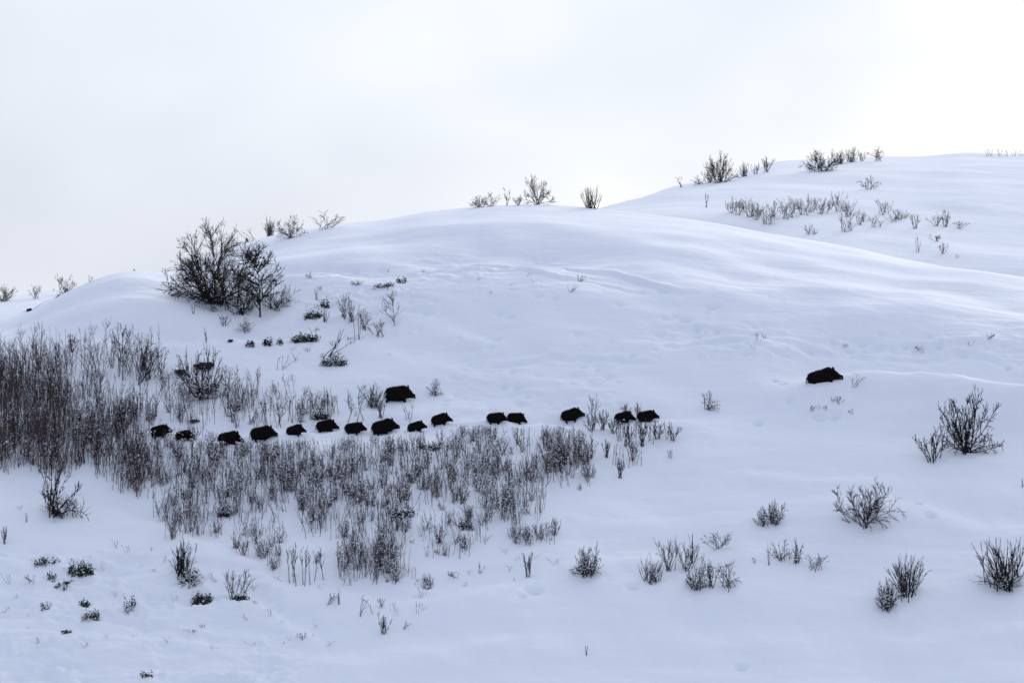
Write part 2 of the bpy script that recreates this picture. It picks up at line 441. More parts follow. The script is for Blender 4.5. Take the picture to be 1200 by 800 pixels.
STYLES = {   # stems, spread(deg), levels [(children, len ratio, angle deg)], wiggle, lift, start of branching, base offset
    'hawthorn': dict(stems=24, spread=84, lv=[(11, .44, 38), (6, .55, 36), (2, .6, 34)], wig=.085, lift=.012, t0=.12, bo=.09),
    'tree':     dict(stems=1, spread=4, lv=[(26, .58, 48), (7, .55, 36), (2, .6, 34)], wig=.05, lift=.05, t0=.10, bo=0),
    'shrub':    dict(stems=19, spread=76, lv=[(8, .46, 34), (4, .58, 34)], wig=.095, lift=.01, t0=.05, bo=.17),
    'thorn':    dict(stems=12, spread=78, lv=[(9, .48, 42), (5, .58, 38)], wig=.13, lift=.01, t0=.06, bo=.10),
    'broom':    dict(stems=34, spread=54, lv=[(4, .48, 22), (2, .55, 24)], wig=.075, lift=.03, t0=.06, bo=.2),
    'sapling':  dict(stems=3, spread=22, lv=[(9, .42, 30), (3, .55, 28)], wig=.06, lift=.05, t0=.15, bo=.10),
    'weed':     dict(stems=9, spread=46, lv=[(5, .44, 30), (2, .55, 30)], wig=.08, lift=.03, t0=.2, bo=.12),
    'arch':     dict(stems=12, spread=56, lv=[(5, .42, 38), (2, .55, 36)], wig=.10, lift=-.10, t0=.15, bo=.14),
    'sticks':   dict(stems=4, spread=24, lv=[(3, .35, 30)], wig=.08, lift=.02, t0=.3, bo=.08),
    'whip':     dict(stems=4, spread=20, lv=[(4, .30, 26), (1, .5, 28)], wig=.075, lift=.03, t0=.35, bo=.30),
}
def skeleton(rng, style, w, h, lean=0.0, k=1.0, dpt=None):
    st = STYLES[style]; P = []      # (level, pts)
    ns = max(1, int(round(st['stems'] * (0.6 + 0.4 * k)))) if st['stems'] > 2 else st['stems']
    ph0 = rng.uniform(0, 6.28)
    for s in range(ns):
        a = s * 2.39996 + ph0 + rng.gauss(0, .2); sp = math.radians(st['spread']) * min(1, math.sqrt((s + .5) / ns) * rng.uniform(.88, 1.08)) if ns > 1 else math.radians(st['spread'])
        d = Vector((math.sin(sp) * math.cos(a) + lean, math.sin(sp) * math.sin(a) * .8, math.cos(sp)))
        o = Vector((rng.gauss(0, st['bo']), rng.gauss(0, st['bo']), 0)) * (1 if ns > 1 else 0)
        ln = rng.uniform(.7, 1.0) if ns > 1 else 1.0
        cur = [(path(rng, o, d, ln, 6, st['wig'], st['lift']), ln)]
        P.append((0, cur[0][0]))
        for li, (nc, lr, ang) in enumerate(st['lv']):
            nxt = []
            for pts, l0 in cur:
                n = max(1, int(nc * k + rng.random()))
                for c in range(n):
                    t = st['t0'] + (1 - st['t0']) * rng.random() ** (1.0 if style == 'tree' else .85)
                    if t > .99: t = .99
                    q, dr = at(pts, t)
                    ax = dr.cross(Vector((rng.gauss(0, 1), rng.gauss(0, 1), rng.gauss(0, 1)))).normalized()
                    dd = Matrix.Rotation(math.radians(ang * rng.uniform(.6, 1.3)), 3, ax) @ dr
                    l1 = l0 * lr * rng.uniform(.55, 1.25) * ((1.3 - .95 * t) if style == 'tree' and li == 0 else (1.15 - .6 * t))
                    pp = path(rng, q, dd, l1, 4 if li == 0 else 2, st['wig'], st['lift'])
                    P.append((li + 1, pp)); nxt.append((pp, l1))
            cur = nxt
    xs = sorted(p.x for _, pts in P for p in pts); zs = sorted(p.z for _, pts in P for p in pts); yy = [p.y for _, pts in P for p in pts]
    n = len(xs); x0, x1 = xs[int(n * .01)], xs[int(n * .99) - 1]; z1 = zs[-max(1, int(n * .004))]
    sx = w / max(x1 - x0, .05); sz = h / max(z1, .05)
    sy = min(sx, (dpt or w) / max(max(yy) - min(yy), .05)) if sx > 0 else 1
    for _, pts in P:
        for p in pts:
            p.x *= sx; p.y *= sy; p.z = max(p.z * sz, -0.25 - .05 * h)
    return P

def stuff(o): o['kind'] = 'stuff'; return o
def plant(rng, name, style, w, h, m1=None, m2=None, lean=0., k=1., thick=1., snow=0.0, leaf=0.0, loc=(0, 0, 0), split=True):
    """builds one plant; returns its top-level object"""
    m1 = m1 or M_BARK; m2 = m2 or m1
    P = skeleton(rng, style, w, h, lean, k)
    R0 = (0.009 + 0.0085 * h) * thick
    rad = [R0, R0 * .55, R0 * .36, R0 * .28]
    tip = 0.0036 * thick ** .5
    stems = [([Vector((pts[0].x, pts[0].y, -0.25))] + pts if lv == 0 else pts, max(rad[lv], tip), tip) for lv, pts in P if lv == 0]
    twigs = [(pts, max(rad[lv], tip), tip) for lv, pts in P if lv > 0]
    snp = []; lfp = []
    for lv, pts in P:
        if lv > 0:
            if rng.random() < snow: snp.append(at(pts, rng.uniform(0, .8))[0] + Vector((0, 0, .02)))
            if leaf and lv > 1:
                for _ in range(2):
                    if rng.random() < leaf: lfp.append(at(pts, rng.uniform(.2, 1))[0])
    # branches that end below the snow are cut off by it
    if not split and not snp and not lfp:
        o = link(name, tubes_mesh(name, stems + twigs, m1), None, loc); return o
    leaf *= .5
    root = empty(name, loc)
    if len([1 for lv, p in P if lv == 1]) < 90: link('stems', tubes_mesh('stems', stems + twigs, m1), root)
    else:
        link('stems', tubes_mesh('stems', stems, m1), root); link('twigs', tubes_mesh('twigs', twigs, m2), root)
    if lfp: stuff(link('dead_leaves', leaves_mesh('dead_leaves', lfp, rng, .045, M_LEAF), root))
    if snp: stuff(link('snow_load', lumps_mesh('snow_load', snp, rng, .035, M_LOAD), root))
    return root

PX = lambda y: y / F
def put(u, v, w, h, style, name, label, cat='bush', group=None, back=False, **kw):
    x, y, z = ground(u, v, back)
    s = PX(y)
    rng = random.Random(int(u * 131 + v * 7))
    big = h > 24
    o = plant(rng, name, style, w * s, h * s, loc=(x, y, z - 0.02), split=big, **kw)
    tag(o, label, cat, group)
    return o

BT = 'bare_bush'
# --- the big bush and its neighbours on the left bank
def big_bush():
    x, y, z = ground(257, 357); s = PX(y)
    rng = random.Random(12)
    root = empty('hawthorn_bush', (x, y, z))
    st = STYLES['hawthorn']
    P = skeleton(rng, 'hawthorn', 126 * s, 94 * s, lean=-.2, k=1.15, dpt=3.6)
    R0 = .06
    stems = [([Vector((p[0].x, p[0].y, -.3))] + p, R0 * rng.uniform(.6, 1.1), .012) for lv, p in P if lv == 0]
    twigs = [(p, {1: .019, 2: .010, 3: .0075}[lv], .005) for lv, p in P if lv > 0]
    link('stems', tubes_mesh('stems', stems, M_BARK), root)
    link('twigs', tubes_mesh('twigs', twigs, M_BARK), root)
    sn = [at(p, rng.uniform(0, .6))[0] for lv, p in P if lv in (1, 2) and rng.random() < .16 and p[0].z < 1.6]
    stuff(link('snow_load', lumps_mesh('snow_load', sn, rng, .035, M_LOAD), root))
    tag(root, 'largest bush in the scene, wide and dark with arching bare branches, on the left bank', 'bush')
big_bush()
put(305, 372, 66, 86, 'tree', 'bare_tree', 'small bare tree with one straight trunk right beside the largest bush', 'tree', k=1.15, thick=1.5)
put(284, 369, 36, 44, 'hawthorn', 'hawthorn_bush', 'dark tangled bush squeezed between the largest bush and the small bare tree', k=.6, snow=.12)
put(322, 362, 44, 34, 'shrub', 'hawthorn_bush', 'low dark shrub spreading at the right foot of the small bare tree', k=.8, snow=.08)
put(262, 382, 16, 14, 'weed', BT, 'thin snowy sprig just below the trunk of the largest bush', snow=.5)
put(286, 388, 24, 18, 'arch', BT, 'snow-clotted drooping brush below the gap beside the small bare tree', snow=.7, leaf=.3)
put(227, 368, 6, 12, 'sticks', BT, 'tiny lone sprig on the snow left below the largest bush')
put(255, 352, 50, 26, 'hawthorn', 'hawthorn_bush', 'dense dark undergrowth at the foot of the largest bush', k=.7, snow=.1)
# --- skyline, left to middle
G1 = 'bare bushes along the left skyline'
put(5, 353, 28, 20, 'shrub', BT, 'grey bare bush on the skyline at the left edge of the picture', group=G1, back=True, m1=M_GREY, k=.8)
put(42, 350, 16, 17, 'weed', BT, 'thin pale bush on the left skyline, second from the left edge', group=G1, back=True, m1=M_GREY)
put(34, 362, 44, 26, 'sticks', BT, 'long twig leaning right from a dark clod on the far left ridge', group=G1, lean=.9, back=True)
put(76, 346, 32, 26, 'thorn', BT, 'spiky bare bush on the skyline left of the snow mound', group=G1, back=True, k=.7)
put(106, 330, 6, 8, 'sticks', BT, 'tiny sprig on the left shoulder of the snow mound', group=G1)
put(157, 318, 3, 4, 'sticks', BT, 'minute twig tip on top of the rounded snow mound', group=G1)
G2 = 'bare bushes on the middle skyline'
put(316, 276, 15, 25, 'broom', BT, 'pale upright bush on the skyline behind the small bare tree', group=G2, m1=M_GREY, k=.6)
put(341, 279, 36, 27, 'thorn', BT, 'dark round bush on the skyline behind the small bare tree', group=G2, k=.9)
put(378, 269, 40, 24, 'weed', BT, 'loose feathery bush leaning right on the skyline, left of the long snow dome', group=G2, lean=.3, m1=M_GREY, k=1.1)
put(297, 280, 24, 16, 'sticks', BT, 'long arching twig on the skyline above the largest bush', group=G2, lean=-.6)
put(290, 284, 10, 6, 'weed', BT, 'tiny sprig on the skyline behind the largest bush', group=G2)
put(563, 243, 24, 15, 'shrub', BT, 'low spreading bush, leftmost on the crest of the long snow dome', group=G2, lean=-.3, m1=M_GREY, k=.7)
put(575, 242, 22, 18, 'thorn', BT, 'low thorny bush on the dome crest, second from its left', group=G2, k=.6)
put(593, 241, 9, 22, 'sapling', BT, 'thin upright sapling on the dome crest between two low bushes', group=G2, m1=M_GREY, k=.7)
put(607, 241, 12, 13, 'weed', BT, 'short thin tuft left of the tallest bush on the dome crest', group=G2, m1=M_GREY)
put(629, 240, 44, 35, 'thorn', BT, 'tallest bush on the crest of the long snow dome, with arching right branch', group=G2, k=.9)
put(692, 244, 24, 27, 'broom', BT, 'single fan-shaped bush right of the dome, where the far hill begins', group=G2, k=.45, thick=1.3)
# --- far hill, right
G3 = 'bushes along the far summit'
put(798, 220, 10, 14, 'sticks', BT, 'short leaning stem leftmost on the slope of the far hill', group=G3, lean=-.3, back=True, thick=1.5)
put(819, 216, 20, 12, 'arch', BT, 'low ragged shrub left of the round bush on the far hill', group=G3, back=True)
put(845, 214, 38, 36, 'shrub', BT, 'dark round bush, tallest on the left shoulder of the far hill', group=G3, back=True, k=1.1, leaf=.15)
put(832, 214, 18, 18, 'shrub', BT, 'small shrub tucked against the left of the round bush on the far hill', group=G3, back=True, k=.7)
put(872, 207, 14, 18, 'broom', BT, 'grey tuft just right of the round bush on the far hill', group=G3, back=True, m1=M_GREY, k=.5)
put(886, 204, 12, 14, 'weed', BT, 'thin grey tuft second right of the round bush on the far hill', group=G3, back=True, m1=M_GREY)
put(898, 202, 16, 20, 'weed', BT, 'third grey tuft right of the round bush on the far hill', group=G3, back=True, m1=M_GREY, k=1.3)
put(963, 201, 46, 26, 'shrub', BT, 'wide dark bush on the crest of the far hill, below the row of grey tufts', group=G3, back=True, k=1.2, leaf=.2)
put(985, 192, 18, 18, 'broom', BT, 'grey-brown tuft adjoining the wide dark bush on the far summit', group=G3, back=True, m1=M_GREY, k=.6)
put(998, 190, 18, 19, 'broom', BT, 'middle grey-brown tuft of the far summit row', group=G3, back=True, m1=M_GREY, k=.6)
put(1010, 189, 12, 12, 'weed', BT, 'short thin tuft between two taller ones on the far summit', group=G3, back=True, m1=M_GREY)
put(1029, 189, 20, 18, 'weed', BT, 'last grey tuft at the right end of the far summit row', group=G3, back=True, m1=M_GREY, k=1.3)
put(1019, 222, 30, 18, 'arch', BT, 'dark low bush alone on open snow below the far summit', group=G3, back=True, k=1.1, leaf=.2)
put(828, 243, 5, 19, 'sticks', BT, 'single thin stem standing on the edge of the far hollow', group=G3, back=True)
for i, u in enumerate((1157, 1163, 1172, 1180, 1188, 1196)):
    put(u, 183, 9, 9 + (i * 5) % 5, 'sticks', BT, 'short grass-like tuft on the summit at the right edge of the picture', group='tufts on the right-hand summit', back=True, m1=M_GREY)
# --- row in the hollow
G4 = 'snow-dusted bushes along the hollow of the far hill'
lab4 = 'snow-dusted low bare bush in the row along the hollow below the far summit'
for (u, v, w, h, stl) in [(858, 250, 14, 20, 'shrub'), (866, 252, 16, 23, 'weed'), (877, 254, 16, 24, 'shrub'), (886, 258, 16, 24, 'weed'), (898, 263, 18, 30, 'weed'), (908, 254, 14, 20, 'weed'),
                          (921, 257, 14, 26, 'weed'), (930, 250, 12, 22, 'weed'), (940, 252, 14, 20, 'shrub'), (950, 249, 14, 24, 'weed'), (962, 251, 16, 20, 'shrub'),
                          (972, 246, 10, 15, 'weed'), (982, 248, 16, 26, 'weed'), (991, 254, 18, 24, 'arch'), (990, 272, 14, 24, 'weed'), (1007, 264, 12, 20, 'sticks'),
                          (947, 275, 9, 14, 'weed'), (1024, 266, 10, 14, 'sticks'), (1034, 252, 18, 20, 'weed'), (1047, 260, 14, 14, 'weed'), (1053, 257, 14, 14, 'sticks')]:
    put(u, v, w * 1.25, h, 'weed', BT, lab4, group=G4, back=True, m1=M_GREY, snow=.08, k=1.2 if stl == 'shrub' else .9, thick=.75)
    put(u + 5 + v % 3, v + 2 - u % 7, w, h * .62, ('weed', 'arch')[int(u) % 2], BT, lab4, group=G4, back=True, m1=M_GREY, k=.8, thick=.65)
G5 = 'scattered sprigs at the right end of the hollow'
for (u, v, w, h, lb) in [(1072, 268, 12, 18, 'bare sprig just right of the bush row in the far hollow'), (1097, 265, 20, 16, 'loose pale sprig in the far hollow, left of the tallest twig'),
                     (1109, 266, 12, 22, 'tallest thin twig at the right end of the far hollow'), (1124, 268, 20, 9, 'low flat sprig at the far right end of the hollow'),
                     (1097, 283, 14, 9, 'small dark sprig below the right end of the far hollow'), (1075, 296, 8, 20, 'lone thin twig above the big snow crest on the right'),
                     (1105, 297, 12, 13, 'little twiggy sprig close above the big snow crest on the right'), (1122, 303, 6, 5, 'tiny tip just above the big snow crest')]:
    put(u, v, w, h, 'weed' if w > 8 else 'sticks', BT, lb, group=G5, back=True, m1=M_GREY)
# --- bushes on the open slope, right
G6 = 'dark bushes on the open lower right slope'
put(1134, 531, 72, 76, 'hawthorn', BT, 'tallest bush on the right slope, spiky with one long branch reaching right', group=G6, k=.7, thick=1.2, snow=.04)
put(1093, 540, 42, 44, 'weed', BT, 'thin open bush just left of the tallest bush on the right slope', group=G6, thick=1.5, k=1.4, leaf=.2)
put(1012, 616, 76, 52, 'thorn', BT, 'dark thorny bush with flat sweeping arms in the lower middle right', group=G6, k=1.15, thick=1.1, snow=.12, leaf=.3)
put(1063, 698, 44, 50, 'broom', BT, 'dense brush of upright twigs in the lower right', group=G6, k=1.1, snow=.2, leaf=.1)
put(1040, 715, 30, 36, 'shrub', BT, 'smaller dark clump touching the lower left of the dense upright brush', group=G6, k=1.0, snow=.3, leaf=.3)
put(1178, 685, 64, 56, 'broom', BT, 'dark dome of fanned stems at the lower right edge of the picture', group=G6, k=1.0, thick=1.3, snow=.08)
put(1176, 692, 70, 30, 'shrub', BT, 'low spreading twigs round the foot of the dark dome of fanned stems', group=G6, k=.8, snow=.3, leaf=.2)
G7 = 'snow-covered low bushes on the lower slope'
put(908, 614, 26, 28, 'shrub', BT, 'grey rounded bush up the slope left of the dark thorny bush', group=G7, snow=.3, k=.9, m1=M_GREY)
put(893, 616, 18, 23, 'shrub', BT, 'small grey bush touching the left of the grey rounded bush', group=G7, snow=.3, k=.7, m1=M_GREY)
put(915, 657, 30, 26, 'arch', BT, 'airy pale bush with curled tips below the grey rounded bush', group=G7, m1=M_GREY, snow=.2)
put(934, 660, 18, 30, 'arch', BT, 'tall thin stems at the right of the airy pale bush with curled tips', group=G7, m1=M_GREY, snow=.1)
put(953, 668, 26, 20, 'weed', BT, 'low snowy tuft at the right end of the airy pale bushes', group=G7, m1=M_GREY, snow=.4)
put(901, 662, 5, 30, 'sticks', BT, 'single straight dry stalk left of the airy pale bush', group=G7, thick=.5, m1=M_GREY)
put(884, 660, 5, 8, 'sticks', BT, 'tiny sprig left of the single straight dry stalk', group=G7, m1=M_GREY)
put(688, 676, 34, 38, 'shrub', BT, 'compact bush with greenish snowy base, alone in the lower middle', group=G7, snow=.35, k=1.0, leaf=.4)
put(765, 682, 28, 34, 'broom', BT, 'snowy grey bush, leftmost of the lower middle cluster', group=G7, m1=M_GREY, snow=.35, k=.6)
put(783, 668, 28, 40, 'weed', BT, 'tall airy bush at the back of the lower middle cluster', group=G7, m1=M_GREY, snow=.3, k=1.4)
put(805, 668, 26, 34, 'weed', BT, 'snowy bush with one long straight twig in the lower middle cluster', group=G7, snow=.35, k=1.4)
put(811, 660, 6, 36, 'sticks', BT, 'long straight twig rising over the lower middle cluster', group=G7)
put(816, 692, 30, 32, 'shrub', BT, 'snow-laden bush at the front left of the lower middle cluster', group=G7, snow=.5, leaf=.4, k=.8)
put(832, 688, 24, 40, 'weed', BT, 'middle snow-laden bush at the front of the lower middle cluster', group=G7, snow=.4, k=1.2, leaf=.2)
put(852, 688, 34, 32, 'arch', BT, 'arching snow-laden bush at the front right of the lower middle cluster', group=G7, snow=.5, leaf=.3)
put(843, 642, 36, 20, 'weed', BT, 'flat pale twiggy bush above the lower middle cluster', group=G7, m1=M_GREY, k=1.3, snow=.1)
put(650, 627, 16, 22, 'weed', BT, 'little snowy sprig above and left of the compact greenish bush', group=G7, snow=.4, m1=M_GREY, k=1.3)
put(997, 452, 20, 16, 'sticks', BT, 'small V-shaped sprig right in front of the lone boar on the right', lean=.1)
put(829, 480, 22, 22, 'arch', BT, 'small leaning grassy bush alone on the slope left of the lone boar', m1=M_GREY, snow=.2, lean=.35)
put(832, 470, 4, 14, 'sticks', BT, 'short single twig above the small leaning grassy bush')
put(698, 504, 16, 44, 'sapling', BT, 'tall thin sapling between the middle boars, in front of the fourth-from-right boar', m1=M_GREY, snow=.1, k=.8)
put(692, 505, 20, 22, 'weed', BT, 'low twiggy base left of the tall thin sapling between the boars', m1=M_GREY, k=1.3)
put(707, 504, 18, 24, 'weed', BT, 'low twiggy base right of the tall thin sapling between the boars', m1=M_GREY, k=1.3)
G8 = 'twigs in front of the pair of boars on the right'
for i, (u, v, w, h) in enumerate([(718, 508, 16, 26), (726, 517, 16, 34), (735, 523, 16, 36), (744, 524, 16, 34), (753, 523, 14, 32), (761, 518, 18, 28), (770, 515, 18, 28), (780, 514, 18, 26), (790, 517, 18, 18),
                                  (727, 512, 12, 20), (741, 540, 14, 24), (722, 545, 12, 26), (727, 560, 8, 24), (748, 546, 16, 20), (711, 536, 10, 22), (785, 538, 6, 12)]):
    h = min(h, v - 491 if u < 795 else h)
    put(u, v, w, h, 'whip' if i % 2 else 'weed', BT, 'grey dry twigs clustered below the two right boars of the herd', group=G8, m1=M_GREY if i % 3 else M_BARK, snow=.12, k=1.4)
put(747, 490, 8, 20, 'weed', BT, 'sprig rising between the two right boars of the herd', m1=M_GREY)
put(733, 483, 14, 11, 'weed', BT, 'sprig behind the back of the third boar from the right', m1=M_GREY)
# --- the upper bank in the middle left
G9 = 'sprigs on the bank right of the largest bush'
put(462, 382, 22, 42, 'tree', BT, 'upright tapering little bush standing highest on the open slope', group=G9, k=.6, m1=M_GREY, snow=.2)
put(403, 372, 18, 30, 'weed', BT, 'snow-crusted upper sprig on the bank right of the small bare tree', group=G9, m1=M_GREY, snow=.6)
put(413, 378, 16, 24, 'weed', BT, 'snow-crusted sprig right of the upper one on the bank', group=G9, m1=M_GREY, snow=.6)
put(427, 386, 16, 26, 'weed', BT, 'snow-crusted sprig lower down near the upright tapering bush', group=G9, m1=M_GREY, snow=.6)
put(418, 398, 10, 34, 'sapling', BT, 'thin pale stem in front of the snow-crusted sprigs on the bank', group=G9, m1=M_GREY, snow=.3, k=.6)
put(445, 394, 22, 20, 'weed', BT, 'low branching sprig below the upright tapering bush', group=G9, m1=M_GREY, snow=.3)
put(383, 418, 34, 34, 'sticks', BT, 'bent forked branch leaning right above the green patch', group=G9, lean=.6, thick=1.4)
put(330, 433, 22, 18, 'sticks', BT, 'small fan of twigs on open snow below the largest bush', group=G9, lean=.3)
put(381, 378, 10, 16, 'weed', BT, 'tiny crusted sprig by the upper dark patch on the bank', group=G9, snow=.6)
put(371, 352, 4, 14, 'sticks', BT, 'thin single twig right of the small bare tree', group=G9, m1=M_GREY)
put(418, 334, 14, 6, 'arch', BT, 'flat dark sprig along the upper snow lip', group=G9, snow=.3)
put(456, 336, 12, 6, 'arch', BT, 'small dark tuft under the upper snow lip', group=G9, leaf=.5)
put(510, 463, 18, 20, 'shrub', BT, 'isolated snow-speckled bush right of the boar walking above the file', snow=.8, m1=M_GREY, k=.6)
put(437, 477, 26, 30, 'broom', BT, 'snowy brush directly behind the boar walking above the file', m1=M_GREY, snow=.3, k=.8)
put(424, 494, 26, 44, 'sapling', BT, 'tall forked sapling between the file and the boar walking above it', m1=M_GREY, k=.9, snow=.1)
put(446, 490, 12, 24, 'weed', BT, 'faint reddish twigs below the boar walking above the file', m1=M_RED)
put(480, 494, 18, 24, 'sticks', BT, 'small pale twigs between two boars in the middle of the file', m1=M_GREY)
put(374, 492, 22, 36, 'weed', BT, 'snow-clotted bush behind the sixth boar of the file', snow=.5, k=1.2)
put(386, 490, 10, 30, 'sapling', BT, 'thin upright sapling behind the sixth boar of the file', m1=M_GREY, k=.7)
put(327, 500, 16, 42, 'sapling', BT, 'tall thin sapling behind the gap after the fourth boar', m1=M_GREY, k=.8)
put(341, 494, 10, 36, 'sapling', BT, 'thin sapling behind the fifth boar of the file', m1=M_GREY, k=.6)
put(308, 494, 10, 32, 'sapling', BT, 'thin sapling behind the fourth boar of the file', m1=M_GREY, k=.6)
put(280, 482, 14, 34, 'sapling', BT, 'thin sapling with a dark foot left above the fourth boar', m1=M_BARK, k=.7)
# --- left side individuals
put(144, 447, 30, 68, 'tree', 'bare_sapling', 'tall Y-forked bare sapling rising above the back of the left thicket', 'tree', k=.5, thick=1.1)
put(156, 450, 30, 52, 'sapling', 'bare_sapling', 'leaning bare sapling just right of the tall Y-forked one', 'tree', lean=.35, thick=1.2)
put(172, 444, 28, 34, 'weed', BT, 'low bare bush right of the leaning sapling at the back of the thicket', k=1, snow=.15)
put(190, 446, 16, 40, 'sapling', BT, 'thin bush between the low bare bush and the two dark clods', m1=M_GREY, k=.8)
put(234, 465, 56, 78, 'shrub', BT, 'tall loose bush growing beside two black clods, left of centre', k=.75, snow=.1)
put(238, 467, 52, 34, 'hawthorn', BT, 'dense snowy skirt round the foot of the tall loose bush by the black clods', k=.55, snow=.3, leaf=.3)
put(68, 604, 54, 72, 'thorn', 'bare_tree', 'dark stocky little tree with a thick trunk standing on open snow before the thicket', 'tree', k=.75, thick=1.25)
put(74, 606, 40, 28, 'weed', BT, 'pale twigs round the foot of the dark stocky little tree', m1=M_GREY, snow=.1, k=1.3)
put(84, 412, 14, 22, 'weed', BT, 'dark tuft topping the tallest stems of the left thicket', k=1.3)
put(213, 672, 30, 44, 'broom', BT, 'fan-shaped bush standing above the brushy streak on the lower left bank', k=.7, thick=1.1)
put(225, 688, 30, 18, 'arch', BT, 'tangled brush trailing down the bank below the fan-shaped bush', snow=.5, leaf=.5)
put(278, 703, 36, 38, 'weed', BT, 'thin pale sprays above the small green tuft on the lower left bank', m1=M_GREY, snow=.4, k=1.4)
put(285, 650, 20, 22, 'weed', BT, 'thin pale twigs below the thicket, left of the tall clump', m1=M_GREY)
put(345, 682, 24, 48, 'whip', BT, 'left stems of the tall twig clump on the lower slope', k=1.8, m1=M_GREY)
put(358, 684, 28, 46, 'whip', BT, 'right stems of the tall twig clump on the lower slope', k=1.8, m1=M_GREY)
put(328, 662, 18, 24, 'whip', BT, 'short thin twigs just left of the tall twig clump', m1=M_GREY)
put(397, 708, 3, 20, 'sticks', BT, 'single dark stick in the lower left middle')
put(384, 710, 8, 10, 'sticks', BT, 'faint short stick left of the single dark stick', m1=M_GREY, lean=.4)
put(424, 722, 16, 26, 'sticks', BT, 'forked bare sprig right of the single dark stick')
put(450, 742, 16, 26, 'weed', BT, 'lowest sprig in the middle of the picture, with a dark knotted foot')
put(474, 736, 10, 10, 'sticks', BT, 'small slanting twig right of the lowest sprig', lean=.6)
put(687, 768, 4, 12, 'sticks', BT, 'tiny dark stub alone near the bottom middle', thick=1.6)
put(618, 676, 12, 30, 'weed', BT, 'thin pale weed left of the compact greenish bush', m1=M_GREY)
put(563, 672, 8, 14, 'sticks', BT, 'very faint sprig below the thicket, right of centre', m1=M_GREY)
put(5, 637, 8, 22, 'weed', BT, 'thin sprig at the left edge below the thicket', m1=M_GREY)
put(31, 612, 3, 12, 'sticks', BT, 'short faint twig left of the dark stocky tree', m1=M_GREY)
put(1198, 571, 5, 12, 'sticks', BT, 'dark twig tip at the right edge of the picture')

# --- small evergreen patches and bare earth
def green_patch(u, v, w, h, label, n, leafm=None, name='evergreen_patch', size=.085):
    x, y, z = ground(u, v); s = PX(y); rng = random.Random(int(u * 17 + v))
    pts = []
    for i in range(int(n * 4.5)):
        c = rng.randrange(4)
        px, pz = (rng.gauss(0, .10) + (c - 1.5) * .24 + .09 * math.sin(u * c)) * w * s, abs(rng.gauss(0, .42)) * h * s * (.55 + .5 * abs(math.sin(u + 2 * c)))
        py = rng.uniform(-.25, .1)
        pts.append(Vector((px, py, pz - .03)))
    gz = H(np.array([x + p.x for p in pts]), np.array([y + p.y for p in pts])) - z
    for p, g in zip(pts, gz): p.z += float(g)
    root = empty(name, (x, y, z))
    stuff(link('leaves', leaves_mesh('leaves', pts, rng, size, leafm or M_GREEN, .9), root))
    stuff(link('snow_load', lumps_mesh('snow_load', [p + Vector((0, -.03, .05)) for p in pts[::40]], rng, .045, M_LOAD), root))
    tag(root, label, 'plant', 'low evergreen patches poking out of the snow')
green_patch(358, 399, 30, 9, 'brightest green leafy patch on the bank, right below the small bare tree', 230)
green_patch(368, 371, 20, 9, 'dark leafy patch on the bank above the brightest green patch', 110)
green_patch(390, 427, 26, 12, 'dark green leafy patch at the foot of the bent forked branch', 160)
green_patch(381, 360, 10, 12, 'small dark leafy patch uppermost on the bank', 50)
green_patch(314, 403, 10, 7, 'black leafy tuft third from the left along the bank edge', 60, M_EARTH)
green_patch(328, 401, 7, 6, 'small leafy tuft beside the brightest green patch', 30)
green_patch(293, 404, 10, 4, 'flat dark tuft leftmost under the bank edge', 40, M_EARTH)
green_patch(96, 669, 30, 13, 'dark green leafy hump on the lower left slope', 240)
green_patch(53, 659, 24, 7, 'speckled leafy streak left of the dark green hump', 60)
green_patch(62, 676, 12, 8, 'few scattered leaves under the speckled streak', 26)
green_patch(73, 686, 18, 6, 'short leafy streak below the dark green hump', 40)
green_patch(100, 709, 12, 8, 'small leafy tuft, upper part of the slanting streak at lower left', 40)
green_patch(108, 722, 18, 9, 'small leafy tuft, lower part of the slanting streak at lower left', 60)
green_patch(152, 712, 14, 16, 'faint snow-caked tuft in the middle of the lower left slope', 34)
green_patch(53, 710, 10, 5, 'tiny tuft left of the slanting leafy streak', 16)
green_patch(78, 741, 10, 4, 'tiny flat tuft lowest on the left slope', 24)
green_patch(172, 791, 12, 6, 'faint tuft at the bottom edge on the left', 24)
green_patch(282, 703, 18, 8, 'small green tuft under the pale sprays on the lower bank', 80)
green_patch(238, 703, 24, 9, 'reddish-black leafy clump at the bottom of the brushy streak', 190, M_LEAF)
green_patch(222, 680, 20, 18, 'snow-flecked leaves in the middle of the brushy streak', 110, M_LEAF)
green_patch(470, 330, 10, 5, 'tiny dark tuft near the upper snow lip', 24)
green_patch(446, 336, 20, 5, 'thin dark streak of leaves along the upper snow lip', 30)
green_patch(500, 686, 8, 5, 'small grey-green tuft under the right end of the thicket', 24)
green_patch(545, 618, 14, 8, 'dark leafy knot at the lower edge of the thicket', 60, M_LEAF)
green_patch(472, 604, 24, 14, 'dark leafy knot inside the thicket below the middle of the file', 110, M_LEAF)
green_patch(263, 603, 14, 10, 'dark leafy knot low in the thicket on the left', 70, M_LEAF)
green_patch(375, 490, 18, 8, 'black leafy clump at the foot of the bush behind the sixth boar', 80, M_EARTH)
green_patch(504, 525, 26, 8, 'dark leafy clump below the leading boars of the left file', 90, M_LEAF)

